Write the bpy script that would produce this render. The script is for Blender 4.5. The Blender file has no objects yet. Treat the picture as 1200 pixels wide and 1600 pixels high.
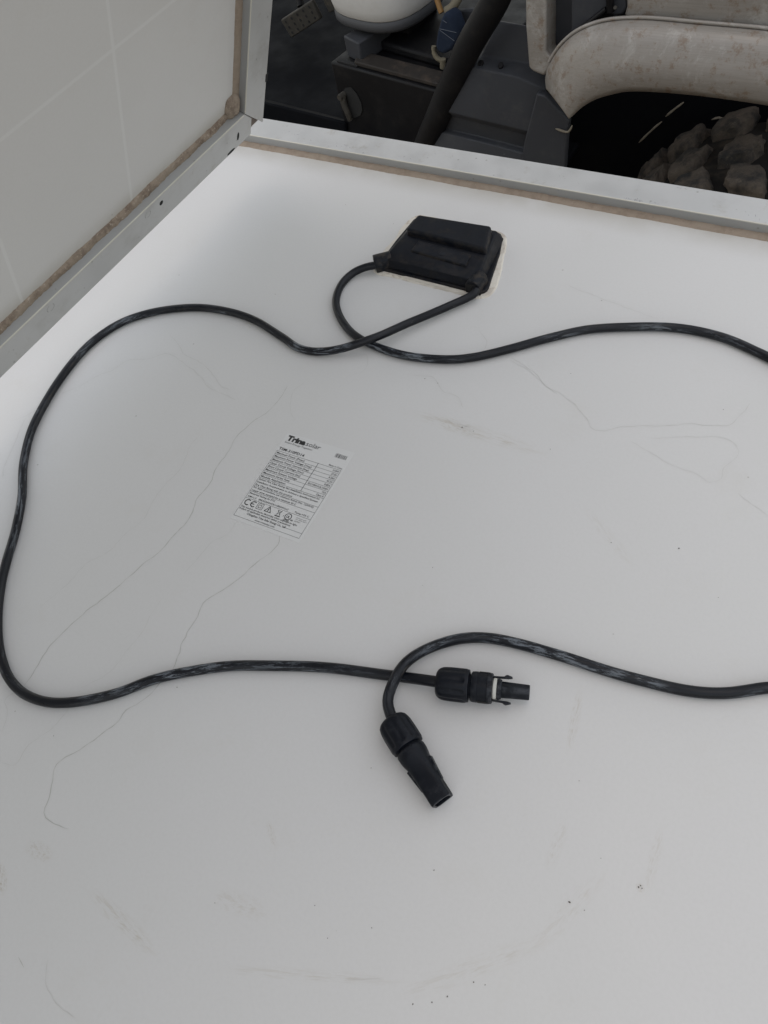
import bpy, bmesh, math, random
from mathutils import Vector, Matrix, Euler, noise as mnoise
random.seed(7)
S = bpy.context.scene
COL = S.collection
MM = 0.001

# ------------------------------------------------------------------ camera
CAM = Vector((420.55, -650.77, 504.70))            # millimetres
EUL = Euler((0.593009, 0.172788, 0.515838), 'XYZ')
FPX = 1249.07                                     # focal length for a 1200 x 1600 frame
cd = bpy.data.cameras.new('camera'); cam = bpy.data.objects.new('camera', cd)
COL.objects.link(cam); S.camera = cam
cam.location = CAM * MM; cam.rotation_euler = EUL
cd.sensor_fit = 'VERTICAL'; cd.sensor_height = 36; cd.sensor_width = 27
cd.lens = FPX / 1600 * 36; cd.clip_start = 0.01; cd.clip_end = 200

# ------------------------------------------------------------------ sky, sun, exposure
SUN_EL, SUN_AZ = math.radians(85), math.radians(-50)   # azimuth from +Y towards +X
w = bpy.data.worlds.new('World'); S.world = w; w.use_nodes = True
nt = w.node_tree; sky = nt.nodes.new('ShaderNodeTexSky'); sky.sky_type = 'NISHITA'
sky.sun_disc = False; sky.sun_elevation = SUN_EL; sky.sun_rotation = SUN_AZ
sky.dust_density = 2.2; sky.air_density = 2.3; sky.ozone_density = 1.0
nt.links.new(sky.outputs[0], nt.nodes['Background'].inputs[0])
nt.nodes['Background'].inputs[1].default_value = 0.05
sl = bpy.data.lights.new('sun', 'SUN'); sl.energy = 1.5; sl.angle = math.radians(178); sl.color = (1, 0.955, 0.92)
so = bpy.data.objects.new('sun', sl); COL.objects.link(so)
sd = Vector((math.sin(SUN_AZ) * math.cos(SUN_EL), math.cos(SUN_AZ) * math.cos(SUN_EL), math.sin(SUN_EL)))
so.rotation_euler = sd.to_track_quat('Z', 'Y').to_euler(); so.location = sd * 5
S.view_settings.view_transform = 'Standard'; S.view_settings.look = 'None'
S.view_settings.exposure = 0.63; S.view_settings.gamma = 1.0; S.view_settings.use_curve_mapping = False
S.cycles.max_bounces = 8; S.cycles.diffuse_bounces = 5

# ------------------------------------------------------------------ helpers
RM = EUL.to_matrix()
def ray(px, py): return RM @ Vector(((px - 600) / FPX, -(py - 800) / FPX, -1))
def P(px, py, z=0.0):
    d = ray(px, py); return CAM + d * ((z - CAM.z) / d.z)
def PY(px, py, y):
    d = ray(px, py); return CAM + d * ((y - CAM.y) / d.y)

def tag(o, label=None, cat=None, group=None, kind=None):
    if label: o['label'] = label
    if cat: o['category'] = cat
    if group: o['group'] = group
    if kind: o['kind'] = kind
    return o
def empty(name, loc, label, cat, group=None, mat=None):
    o = bpy.data.objects.new(name, None); COL.objects.link(o)
    o.empty_display_size = 0.05
    if mat is not None: o.matrix_world = mat
    else: o.location = Vector(loc) * MM
    o['_m'] = 0; del o['_m']
    ORIGIN[o.name] = Vector((0, 0, 0)) if mat is not None else Vector(loc)
    return tag(o, label, cat, group)
ORIGIN = {}
def build(name, verts, faces, mat, parent=None, smooth=None, bevel=0, seg=2, uvs=None, label=None, kind=None, mats=None, fmat=None, solid=0):
    """verts in millimetres (world, or the parent's local frame when the parent carries a matrix)"""
    org = ORIGIN[parent.name] if parent else Vector((0, 0, 0))
    me = bpy.data.meshes.new(name)
    me.from_pydata([((Vector(v) - org) * MM)[:] for v in verts], [], faces)
    if uvs is not None:
        ul = me.uv_layers.new(name='UVMap')
        for lp in me.loops: ul.data[lp.index].uv = uvs[lp.vertex_index]
    bm = bmesh.new(); bm.from_mesh(me); bmesh.ops.recalc_face_normals(bm, faces=bm.faces); bm.to_mesh(me); bm.free()
    me.materials.append(mat)
    for m in (mats or []): me.materials.append(m)
    if fmat:
        for i, k in enumerate(fmat): me.polygons[i].material_index = k
    if smooth is not None:
        me.shade_smooth(); me.set_sharp_from_angle(angle=math.radians(smooth))
    o = bpy.data.objects.new(name, me); COL.objects.link(o)
    if parent: o.parent = parent; ORIGIN[o.name] = org
    if solid:
        s = o.modifiers.new('solid', 'SOLIDIFY'); s.thickness = solid * MM; s.offset = -1
    if bevel:
        b = o.modifiers.new('bevel', 'BEVEL'); b.width = bevel * MM; b.segments = seg; b.limit_method = 'ANGLE'; b.angle_limit = math.radians(30)
        if smooth is None: me.shade_smooth(); me.set_sharp_from_angle(angle=math.radians(50))
    if label: o['label'] = label
    if kind: o['kind'] = kind
    return o
class MB:
    def __init__(s): s.v = []; s.f = []; s.k = []
    def add(s, v, f, k=0):
        n = len(s.v); s.v += [tuple(a) for a in v]; s.f += [tuple(i + n for i in q) for q in f]; s.k += [k] * len(f)
def prism(poly, z0, z1):
    n = len(poly); v = [(p[0], p[1], z0) for p in poly] + [(p[0], p[1], z1) for p in poly]
    f = [tuple(range(n - 1, -1, -1)), tuple(range(n, 2 * n))] + [(i, (i + 1) % n, n + (i + 1) % n, n + i) for i in range(n)]
    return v, f
def extr(pts, d):
    """extrude a 3-D polygon by a vector"""
    n = len(pts); d = Vector(d); v = [Vector(p) for p in pts] + [Vector(p) + d for p in pts]
    f = [tuple(range(n - 1, -1, -1)), tuple(range(n, 2 * n))] + [(i, (i + 1) % n, n + (i + 1) % n, n + i) for i in range(n)]
    return [tuple(a) for a in v], f
def box(x0, x1, y0, y1, z0, z1): return prism([(x0, y0), (x1, y0), (x1, y1), (x0, y1)], z0, z1)
def hull(pts):
    bm = bmesh.new()
    for p in pts: bm.verts.new(p)
    r = bmesh.ops.convex_hull(bm, input=bm.verts)
    bmesh.ops.delete(bm, geom=[g for g in r['geom_interior'] if isinstance(g, bmesh.types.BMVert)], context='VERTS')
    bmesh.ops.dissolve_limit(bm, angle_limit=math.radians(1), verts=bm.verts, edges=bm.edges)
    bm.verts.index_update()
    v = [x.co[:] for x in bm.verts]; f = [tuple(y.index for y in x.verts) for x in bm.faces]; bm.free()
    return v, f
def catmull(pts, step=3.0):
    pts = [Vector(p) for p in pts]; out = []
    pp = [pts[0] * 2 - pts[1]] + pts + [pts[-1] * 2 - pts[-2]]
    for i in range(1, len(pp) - 2):
        a, b, c, d = pp[i - 1:i + 3]; n = max(2, int((c - b).length / step))
        # centripetal parametrisation keeps the bends round
        t1 = (b - a).length ** .5; t2 = t1 + (c - b).length ** .5; t3 = t2 + (d - c).length ** .5
        for k in range(n):
            t = t1 + (t2 - t1) * k / n
            A1 = a * ((t1 - t) / t1) + b * (t / t1); A2 = b * ((t2 - t) / (t2 - t1)) + c * ((t - t1) / (t2 - t1)); A3 = c * ((t3 - t) / (t3 - t2)) + d * ((t - t2) / (t3 - t2))
            B1 = A1 * ((t2 - t) / t2) + A2 * (t / t2); B2 = A2 * ((t3 - t) / (t3 - t1)) + A3 * ((t - t1) / (t3 - t1))
            out.append(B1 * ((t2 - t) / (t2 - t1)) + B2 * ((t - t1) / (t2 - t1)))
    out.append(pts[-1]); return out
def tube(path, r, n=14, cap=True):
    v = []; f = []; uv = []; L = 0; up = Vector((0, 0, 1))
    for i, p in enumerate(path):
        t = (path[min(i + 1, len(path) - 1)] - path[max(i - 1, 0)]).normalized()
        s = t.cross(up)
        s = s.normalized() if s.length > 1e-4 else Vector((1, 0, 0))
        u = s.cross(t)
        if i: L += (p - path[i - 1]).length
        rr = r(i / (len(path) - 1)) if callable(r) else r
        for k in range(n):
            a = 2 * math.pi * k / n; v.append(p + (s * math.cos(a) + u * math.sin(a)) * rr); uv.append((L * MM, k / n))
    for i in range(len(path) - 1):
        for k in range(n): f.append((i * n + k, i * n + (k + 1) % n, (i + 1) * n + (k + 1) % n, (i + 1) * n + k))
    if cap: f += [tuple(range(n - 1, -1, -1)), tuple(range((len(path) - 1) * n, len(path) * n))]
    return v, f, uv
def lathe(prof, n=32, rf=None):
    """profile (x, r) turned about +X; rf(x, angle) scales the radius"""
    v = []; f = []
    for (x, r) in prof:
        for k in range(n):
            a = 2 * math.pi * k / n; q = r * (rf(x, a) if rf else 1); v.append((x, q * math.cos(a), q * math.sin(a)))
    for i in range(len(prof) - 1):
        for k in range(n): f.append((i * n + k, i * n + (k + 1) % n, (i + 1) * n + (k + 1) % n, (i + 1) * n + k))
    f += [tuple(range(n - 1, -1, -1)), tuple(range((len(prof) - 1) * n, len(prof) * n))]
    return v, f
def xf(v, M): return [(M @ Vector(a))[:] for a in v]
def axis_matrix(a, b, roll=0):
    """local +X runs from a to b, local +Z as upright as possible"""
    x = (b - a).normalized(); y = Vector((0, 0, 1)).cross(x).normalized(); z = x.cross(y)
    m = Matrix((x, y, z)).transposed().to_4x4(); m.translation = a
    return m @ Matrix.Rotation(roll, 4, 'X')

# ------------------------------------------------------------------ materials
class Mat:
    def __init__(s, name, col, rough=0.5, metal=0.0, spec=0.5):
        s.m = bpy.data.materials.new(name); s.m.use_nodes = True; s.t = s.m.node_tree
        s.b = s.t.nodes['Principled BSDF']; s.b.inputs['Base Color'].default_value = (*col, 1)
        s.b.inputs['Roughness'].default_value = rough; s.b.inputs['Metallic'].default_value = metal
        s.b.inputs['Specular IOR Level'].default_value = spec; s.col = None; s.c0 = (*col, 1)
    def n(s, ty, **kw):
        x = s.t.nodes.new(ty)
        for k, v in kw.items():
            if isinstance(v, (int, float, str, bool)) and hasattr(x, k): setattr(x, k, v)
        return x
    def coord(s, kind='Object', scale=(1, 1, 1), loc=(0, 0, 0), rot=(0, 0, 0), vt='POINT'):
        c = s.n('ShaderNodeTexCoord'); m = s.n('ShaderNodeMapping'); m.vector_type = vt
        m.inputs['Scale'].default_value = scale; m.inputs['Location'].default_value = loc; m.inputs['Rotation'].default_value = rot
        s.t.links.new(c.outputs[kind], m.inputs[0]); return m.outputs[0]
    def noise(s, vec, scale, detail=4, rough=0.6, dist=0.0):
        x = s.n('ShaderNodeTexNoise'); x.inputs['Scale'].default_value = scale; x.inputs['Detail'].default_value = detail
        x.inputs['Roughness'].default_value = rough; x.inputs['Distortion'].default_value = dist
        s.t.links.new(vec, x.inputs['Vector']); return x.outputs['Fac']
    def ramp(s, fac, a, b, lo=0.0, hi=1.0):
        x = s.n('ShaderNodeMapRange'); x.interpolation_type = 'SMOOTHSTEP'
        for k, v in zip(('From Min', 'From Max', 'To Min', 'To Max'), (a, b, lo, hi)): x.inputs[k].default_value = v
        s.t.links.new(fac, x.inputs['Value']); return x.outputs[0]
    def math(s, op, a, b=0.5):
        x = s.n('ShaderNodeMath'); x.operation = op
        for i, q in enumerate((a, b)):
            if isinstance(q, (int, float)): x.inputs[i].default_value = q
            else: s.t.links.new(q, x.inputs[i])
        return x.outputs[0]
    def over(s, fac, col):
        x = s.n('ShaderNodeMix'); x.data_type = 'RGBA'
        if s.col is None: x.inputs[6].default_value = s.c0
        else: s.t.links.new(s.col, x.inputs[6])
        x.inputs[7].default_value = (*col, 1); s.t.links.new(fac, x.inputs[0]); s.col = x.outputs[2]
        s.t.links.new(s.col, s.b.inputs['Base Color'])
    def rough(s, fac): s.t.links.new(fac, s.b.inputs['Roughness'])
    def bump(s, h, strength=0.3, dist=0.001):
        x = s.n('ShaderNodeBump'); x.inputs['Strength'].default_value = strength; x.inputs['Distance'].default_value = dist
        if 'Normal' in s.b.inputs and s.b.inputs['Normal'].is_linked:
            s.t.links.new(s.b.inputs['Normal'].links[0].from_socket, x.inputs['Normal'])
        s.t.links.new(h, x.inputs['Height']); s.t.links.new(x.outputs[0], s.b.inputs['Normal'])

SHEET = (0.61, 0.60, 0.59)
def sheet_material(name, smears=(), cells=None, band=None):
    m = Mat(name, SHEET, 0.42, 0, 0.4)
    o = m.coord('Object')
    m.over(m.ramp(m.noise(o, 3.0, 3), 0.35, 0.75, 0, 0.30), (0.565, 0.565, 0.54))
    m.over(m.ramp(m.noise(o, 14, 6, 0.7), 0.55, 0.8, 0, 0.18), (0.50, 0.47, 0.41))
    for (cx, cy, rx, ry, ang, amt, sc) in smears:                # grime rubbed into the film, each with its own outline
        v = m.coord('Object', (1 / (rx * MM), 1 / (ry * MM), 1), (cx * MM, cy * MM, 0), (0, 0, ang), 'TEXTURE')
        # TEXTURE mapping divides by scale, so hand it the radii themselves
        mp = v.node; mp.inputs['Scale'].default_value = (rx * MM, ry * MM, 1)
        g = m.n('ShaderNodeTexGradient'); g.gradient_type = 'SPHERICAL'; m.t.links.new(v, g.inputs[0])
        k = m.math('MULTIPLY', m.ramp(g.outputs['Fac'], 0.0, 0.7), m.ramp(m.noise(v, sc, 5, 0.7, 0.6), 0.42, 0.72, 0, amt))
        m.over(k, (0.39, 0.335, 0.255))
    if band:                                                     # soft shade beside the rail painted in, along with some dust
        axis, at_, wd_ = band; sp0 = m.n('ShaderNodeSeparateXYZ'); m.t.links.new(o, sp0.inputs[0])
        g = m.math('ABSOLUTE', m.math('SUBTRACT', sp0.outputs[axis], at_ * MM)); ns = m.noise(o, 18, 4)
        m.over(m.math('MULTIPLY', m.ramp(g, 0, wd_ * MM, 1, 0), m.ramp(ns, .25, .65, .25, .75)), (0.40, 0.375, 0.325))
    m.over(m.ramp(m.noise(o, 420, 2), .35, .7, 0, .10), (0.50, 0.49, 0.47))
    vo = m.n('ShaderNodeTexVoronoi'); vo.inputs['Scale'].default_value = 22; m.t.links.new(o, vo.inputs['Vector'])
    m.over(m.ramp(vo.outputs['Distance'], 0.012, 0.022, 0.45, 0), (0.22, 0.2, 0.17))
    if cells:                                                    # darker cells behind the film, white between them
        x0, y0, pitch, gap = cells
        sp = m.n('ShaderNodeSeparateXYZ'); m.t.links.new(o, sp.inputs[0]); lines = None
        for i, c0 in ((0, x0), (1, y0)):
            a = m.math('SUBTRACT', sp.outputs[i], c0 * MM); a = m.math('DIVIDE', a, pitch * MM)
            a = m.math('ADD', a, 0.5); a = m.math('FRACT', a); a = m.math('SUBTRACT', a, 0.5); a = m.math('ABSOLUTE', a)
            l = m.ramp(a, gap / pitch * 0.25, gap / pitch * 0.7, 1, 0)
            side = m.ramp(sp.outputs[i], (c0 + pitch * .5) * MM, (c0 + pitch * .51) * MM, 1, .12) if i == 0 else m.ramp(sp.outputs[i], (c0 - pitch * .51) * MM, (c0 - pitch * .5) * MM, .12, 1)
            l = m.math('MULTIPLY', l, side)
            lines = l if lines is None else m.math('MAXIMUM', lines, l)
        m.over(m.math('MULTIPLY', lines, 0.33), (0.72, 0.72, 0.71))
    m.rough(m.ramp(m.noise(o, 9, 5), 0.3, 0.7, 0.36, 0.5))
    m.bump(m.noise(o, 6, 2), 0.15, 0.002)
    return m.m

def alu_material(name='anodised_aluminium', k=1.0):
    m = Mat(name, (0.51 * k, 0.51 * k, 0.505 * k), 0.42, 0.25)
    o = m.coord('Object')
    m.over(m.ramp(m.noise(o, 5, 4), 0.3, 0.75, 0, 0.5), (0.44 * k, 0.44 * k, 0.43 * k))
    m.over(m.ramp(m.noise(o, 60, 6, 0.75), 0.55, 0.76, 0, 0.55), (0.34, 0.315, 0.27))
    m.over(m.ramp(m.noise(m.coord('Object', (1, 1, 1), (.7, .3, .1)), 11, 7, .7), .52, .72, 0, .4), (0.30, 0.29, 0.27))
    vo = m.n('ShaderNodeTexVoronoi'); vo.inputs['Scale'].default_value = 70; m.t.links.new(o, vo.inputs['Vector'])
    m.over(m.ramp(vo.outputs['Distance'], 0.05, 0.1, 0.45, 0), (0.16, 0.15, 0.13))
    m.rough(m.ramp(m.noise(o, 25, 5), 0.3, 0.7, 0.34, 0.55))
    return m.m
def crust_material(name='dusty_sealant', k=1.0):
    m = Mat(name, (0.29, 0.235, 0.185), 0.9, 0, 0.2)
    o = m.coord('Object')
    m.over(m.ramp(m.noise(o, 120, 6, 0.7), 0.42, 0.66, 0, k), (0.17, 0.128, 0.10))
    m.over(m.ramp(m.noise(o, 380, 3), 0.58, 0.72, 0, 0.8 * k * k), (0.46, 0.40, 0.34))
    m.over(m.ramp(m.noise(o, 12, 3), 0.45, 0.7, 0, 0.5), (0.335, 0.285, 0.23))
    m.bump(m.noise(o, 260, 6, 0.75), 0.8 * k, 0.0015)
    return m.m
def cable_material():
    m = Mat('worn_black_cable', (0.0035, 0.0045, 0.008), 0.42, 0, 0.3)
    def uv(su, sv, l=0): return m.coord('UV', (su, sv, 1), (l, l, 0))
    patch = m.ramp(m.noise(uv(9, 0.6), 1.0, 3), 0.45, 0.60)
    streak = m.ramp(m.noise(uv(45, 7, 3), 1.0, 8, 0.78, 0.4), 0.50, 0.57)
    dust = m.ramp(m.noise(uv(20, 2.0, 7), 1.0, 5), 0.45, 0.75, 0, 0.7)
    m.over(dust, (0.02, 0.022, 0.026))
    m.over(m.math('MULTIPLY', patch, streak), (0.13, 0.145, 0.165))
    m.over(m.ramp(m.noise(uv(120, 9, 11), 1.0, 4, 0.7), 0.66, 0.72, 0, 0.6), (0.16, 0.155, 0.14))
    m.over(m.ramp(m.noise(uv(16, 3, 23), 1.0, 4), 0.60, 0.72, 0, 0.6), (0.066, 0.054, 0.042))
    m.rough(m.ramp(m.noise(uv(30, 4, 5), 1.0, 5), 0.3, 0.7, 0.25, 0.6))
    m.bump(m.noise(uv(300, 20), 1.0, 4), 0.25, 0.0004)
    return m.m
def plastic(name, col=(0.0035, 0.005, 0.009), rough=0.5, dust=0.5, dcol=(0.035, 0.032, 0.03), sc=90, spec=0.2):
    m = Mat(name, col, rough, 0, spec); o = m.coord('Object')
    m.over(m.ramp(m.noise(o, sc, 6, 0.7), 0.50, 0.75, 0, dust), dcol)
    v = m.coord('Object', (1, 1, 1), (0.3, 0.1, 0), (0.4, 0.3, 0.8)); v.node.inputs['Scale'].default_value = (1.0, 6.0, 2.0)
    m.over(m.ramp(m.noise(v, sc * 0.8, 7, 0.8, 0.5), 0.66, 0.70, 0, dust), tuple(c * 2.4 for c in dcol))
    if sc >= 90: ge = m.n('ShaderNodeNewGeometry'); m.over(m.math('MULTIPLY', m.ramp(ge.outputs['Pointiness'], 0.53, 0.60, 0, .8), m.ramp(m.noise(o, sc * 1.5, 5), .42, .6)), tuple(c * 1.8 for c in dcol))
    m.rough(m.ramp(m.noise(o, sc * 0.5, 4), 0.3, 0.7, rough - 0.1, rough + 0.15))
    m.bump(m.noise(o, sc * 6, 3), 0.15, 0.0004)
    return m.m
def plain(name, col, rough=0.5, metal=0.0): return Mat(name, col, rough, metal).m

# grime on the flat panel: centre in mm, radii, turn, strength, noise scale
def sm(px, py, rx, ry, ang, amt, sc=5):
    q = P(px, py); return (q.x, q.y, rx, ry, ang, amt, sc)
def sm2(p0, p1, ry, amt, sc=4):
    u, v = P(*p0), P(*p1); d = v - u; c = (u + v) / 2; return (c.x, c.y, d.length * .75, ry, math.atan2(d.y, d.x), amt, sc)
SMEARS = [sm2((660, 650), (830, 702), 9, .5, 4), sm2((690, 655), (740, 680), 7, .5, 5), sm2((150, 1400), (235, 1482), 6, .5, 4), sm2((45, 1320), (78, 1340), 7, .5, 5), sm2((340, 1400), (410, 1425), 8, .35, 4),
          sm2((-5, 1350), (4, 1392), 6, .9, 5), sm2((370, 1515), (600, 1532), 4, .4, 4), sm2((906, 1083), (890, 1165), 4, .5, 5), sm2((882, 1290), (858, 1350), 5, .3, 4), sm2((1032, 1300), (1012, 1385), 4, .35, 5),
          sm2((380, 503), (422, 520), 6, .4, 5), sm2((420, 1285), (429, 1320), 3, .5, 5), sm2((998, 1380), (1003, 1394), 3, .8, 5), sm2((640, 1550), (840, 1475), 7, .3, 4), sm2((840, 1475), (935, 1375), 7, .25, 4), sm2((920, 800), (985, 880), 6, .22, 5)]
M = dict(
    sheet=sheet_material('white_backsheet', SMEARS, band=(1, 0, 38)), alu=alu_material(), alu_shaded_grimy=alu_material('shaded_grimy_aluminium', .62), lip=plain('pale_rail_lip', (0.55, 0.53, 0.47), .5), crust=crust_material(), crust_smooth=crust_material('smooth_dusty_sealant', .45), cable=cable_material(),
    black=plastic('black_box_plastic', dust=0.5, dcol=(0.034, 0.028, 0.022), sc=95), conn=plastic('connector_plastic', (0.0035, 0.005, 0.009), 0.42, 0.4, (0.035, 0.037, 0.042), 160),
    hole=plain('dark_hole', (0.012, 0.012, 0.012), 0.9), ink=plain('black_print', (0.02, 0.02, 0.02), 0.6), seal=plain('pale_seal', (0.55, 0.54, 0.50), 0.6),
    film=plain('label_film', (0.625, 0.62, 0.61), 0.35), crack=plain('hairline_dirt', (0.43, 0.425, 0.39), 0.8), crack_faint=plain('faint_hairline_dirt', (0.525, 0.515, 0.49), 0.8), grit=plain('grit', (0.09, 0.08, 0.065), 0.9))
mg = Mat('adhesive', (0.66, 0.62, 0.55), 0.8); go = mg.coord('Object')
mg.over(mg.ramp(mg.noise(go, 70, 6, 0.7), 0.52, 0.70, 0, 0.7), (0.32, 0.235, 0.165)); mg.over(mg.ramp(mg.noise(go, 25, 3), 0.5, 0.7, 0, 0.7), (0.38, 0.33, 0.28))
mg.bump(mg.noise(go, 200, 5), 0.5, 0.001); M['glue'] = mg.m

# ------------------------------------------------------------------ ground far below
gm = Mat('dry_dirt', (0.20, 0.16, 0.12), 0.95); g_o = gm.coord('Object')
gm.over(gm.ramp(gm.noise(g_o, 6, 8), 0.4, 0.7), (0.12, 0.095, 0.07))
tag(build('ground', [(-30000, -30000, -900), (30000, -30000, -900), (30000, 30000, -900), (-30000, 30000, -900)], [(0, 1, 2, 3)], gm.m), kind='structure')

# ------------------------------------------------------------------ frame and sealant
H, FW, T = 10.79, 34.76, -26.0
def bead(a, b, side, wd, ht, zbase=0.0, step=2.0, seed=1, rg=1.0):
    """irregular half-round bead from a to b (2-D), spreading to the given side"""
    rnd = random.Random(seed); a = Vector(a); b = Vector(b); n = max(2, int((b - a).length / step)); s = Vector(side)
    v = []; f = []; K = 7; jw = jh = 0.0
    for i in range(n + 1):
        p = a.lerp(b, i / n); jw = jw * 0.9 + rnd.gauss(0, 0.24 * rg); jh = jh * 0.8 + rnd.gauss(0, 0.25 * rg)
        for k in range(K):
            t = k / (K - 1); q = p + s * ((wd + jw) * t + rnd.gauss(0, 0.10 * rg) - 1.0)
            v.append((q.x, q.y, zbase + max(0.02, (ht + jh) * math.cos(t * math.pi / 2) ** 0.7 + rnd.gauss(0, 0.22 * rg)) if k < K - 1 else zbase - 0.05))
    for i in range(n):
        for k in range(K - 1): f.append((i * K + k, i * K + k + 1, (i + 1) * K + k + 1, (i + 1) * K + k))
    return v, f
def rails(par, x0, x1, y0, y1, notch=None):
    """four mitred rails round the sheet x0..x1, y0..y1; top at H"""
    X0, X1, Y0, Y1 = x0 - FW, x1 + FW, y0 - FW, y1 + FW; e = 0.25
    far = [(x0 + e, y1), (x1 - e, y1), (X1 - e, Y1), (X0 + e, Y1)]
    near = [(x0 + e, y0), (X0 + e, Y0), (X1 - e, Y0), (x1 - e, y0)]
    lef = [(x0, y0 + e), (x0, y1 - e), (X0, Y1 - e), (X0, Y0 + e)]
    rig = [(x1, y0 + e), (X1, Y0 + e), (X1, Y1 - e), (x1, y1 - e)]
    if notch: near = [(x0 + e, y0), (X0 + e, Y0), (x1 + 13, Y0), (x1 + 13, y0 - 14), (x1 - e, y0)]
    out = []
    for p, ia, ib, ins in ((far, 0, 1, (0, 1)), (near, len(near) - 1, 0, (0, -1)), (lef, 0, 1, (-1, 0)), (rig, len(rig) - 1, 0, (1, 0))):
        v, f = prism(p, T, H); n = len(p)
        k = [1 if q[0] == ia and q[1] == ib else 0 for q in f]          # inner web in a darker tone: shade painted in, plus a film of grime
        o = build('frame_rail', v, f, M['alu'], par, bevel=0.7, seg=2, mats=[M['alu_shaded_grimy']], fmat=k); out.append(o)
        a, b = Vector(p[ia]), Vector(p[ib]); d = (b - a).normalized(); w_ = Vector(ins) * 1.3
        build('edge_lip', *prism([a + d * 1.5, b - d * 1.5, b - d * 1.5 + w_, a + d * 1.5 + w_], H - .8, H + .35), M['lip'], o, bevel=.3)
    return out

# ------------------------------------------------------------------ flat panel
X0, X1, Y0, Y1 = -350.0, 562.0, -1740.0, 0.0
panel = empty('solar_panel', (300, -960, T), 'solar panel lying face down, white back up, with junction box and rating label', 'solar panel', 'solar panels')
sheet = build('backsheet', [(X0, Y0, 0), (X1, Y0, 0), (X1, Y1, 0), (X0, Y1, 0), (X0, Y0, -5), (X1, Y0, -5), (X1, Y1, -5), (X0, Y1, -5)],
              [(0, 1, 2, 3), (7, 6, 5, 4), (0, 4, 5, 1), (1, 5, 6, 2), (2, 6, 7, 3), (3, 7, 4, 0)], M['sheet'], panel, label='white back sheet with hairline cracks and smudges')
# the object's own coordinates must be the panel's millimetres for the smears
for v in sheet.data.vertices: v.co += ORIGIN[panel.name] * MM
sheet.location = -ORIGIN[panel.name] * MM
fr = rails(panel, X0, X1, Y0, Y1)
M['scuff'] = plain('rail_scuff', (0.26, 0.25, 0.27), .7); rs = random.Random(12); mb = MB()
for (px, py, n_, sp_) in ((450, 210, 5, 6), (535, 228, 9, 7), (470, 222, 4, 9), (1000, 318, 12, 9), (985, 322, 6, 5), (1180, 338, 4, 6), (700, 245, 3, 20), (860, 275, 3, 25), (1075, 293, 3, 8), (620, 243, 3, 12)):
    c = P(px, py, H)
    for _ in range(n_):
        q = c + Vector((rs.gauss(0, sp_), rs.gauss(0, 3), 0)); q.y = min(max(q.y, 3), FW - 4); d = Vector((rs.gauss(0, 1), rs.gauss(0, 1), 0)).normalized() * rs.uniform(.6, 2.4); nn_ = Vector((-d.y, d.x, 0)).normalized() * rs.uniform(.12, .35); q.z = H + .06
        mb.add([q - d, q + nn_, q + d, q - nn_], [(0, 1, 2, 3)])
build('scuff_marks', mb.v, mb.f, M['scuff'], fr[0], kind='stuff')
build('sealant_bead', *bead((X0, 0), (X1, 0), (0, -1), 8.8, 2.4, seed=3, rg=.6), M['crust_smooth'], panel, smooth=60)
build('sealant_bead', *bead((X0, Y0), (X0, 0), (1, 0), 8, 3.0, seed=4, step=6), M['crust'], panel, smooth=60)
build('sealant_bead', *bead((X1, 0), (X1, Y0), (-1, 0), 8, 3.0, seed=5, step=6), M['crust'], panel, smooth=60)
build('sealant_bead', *bead((X1, Y0), (X0, Y0), (0, 1), 8, 3.0, seed=6, step=6), M['crust'], panel, smooth=60)

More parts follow.
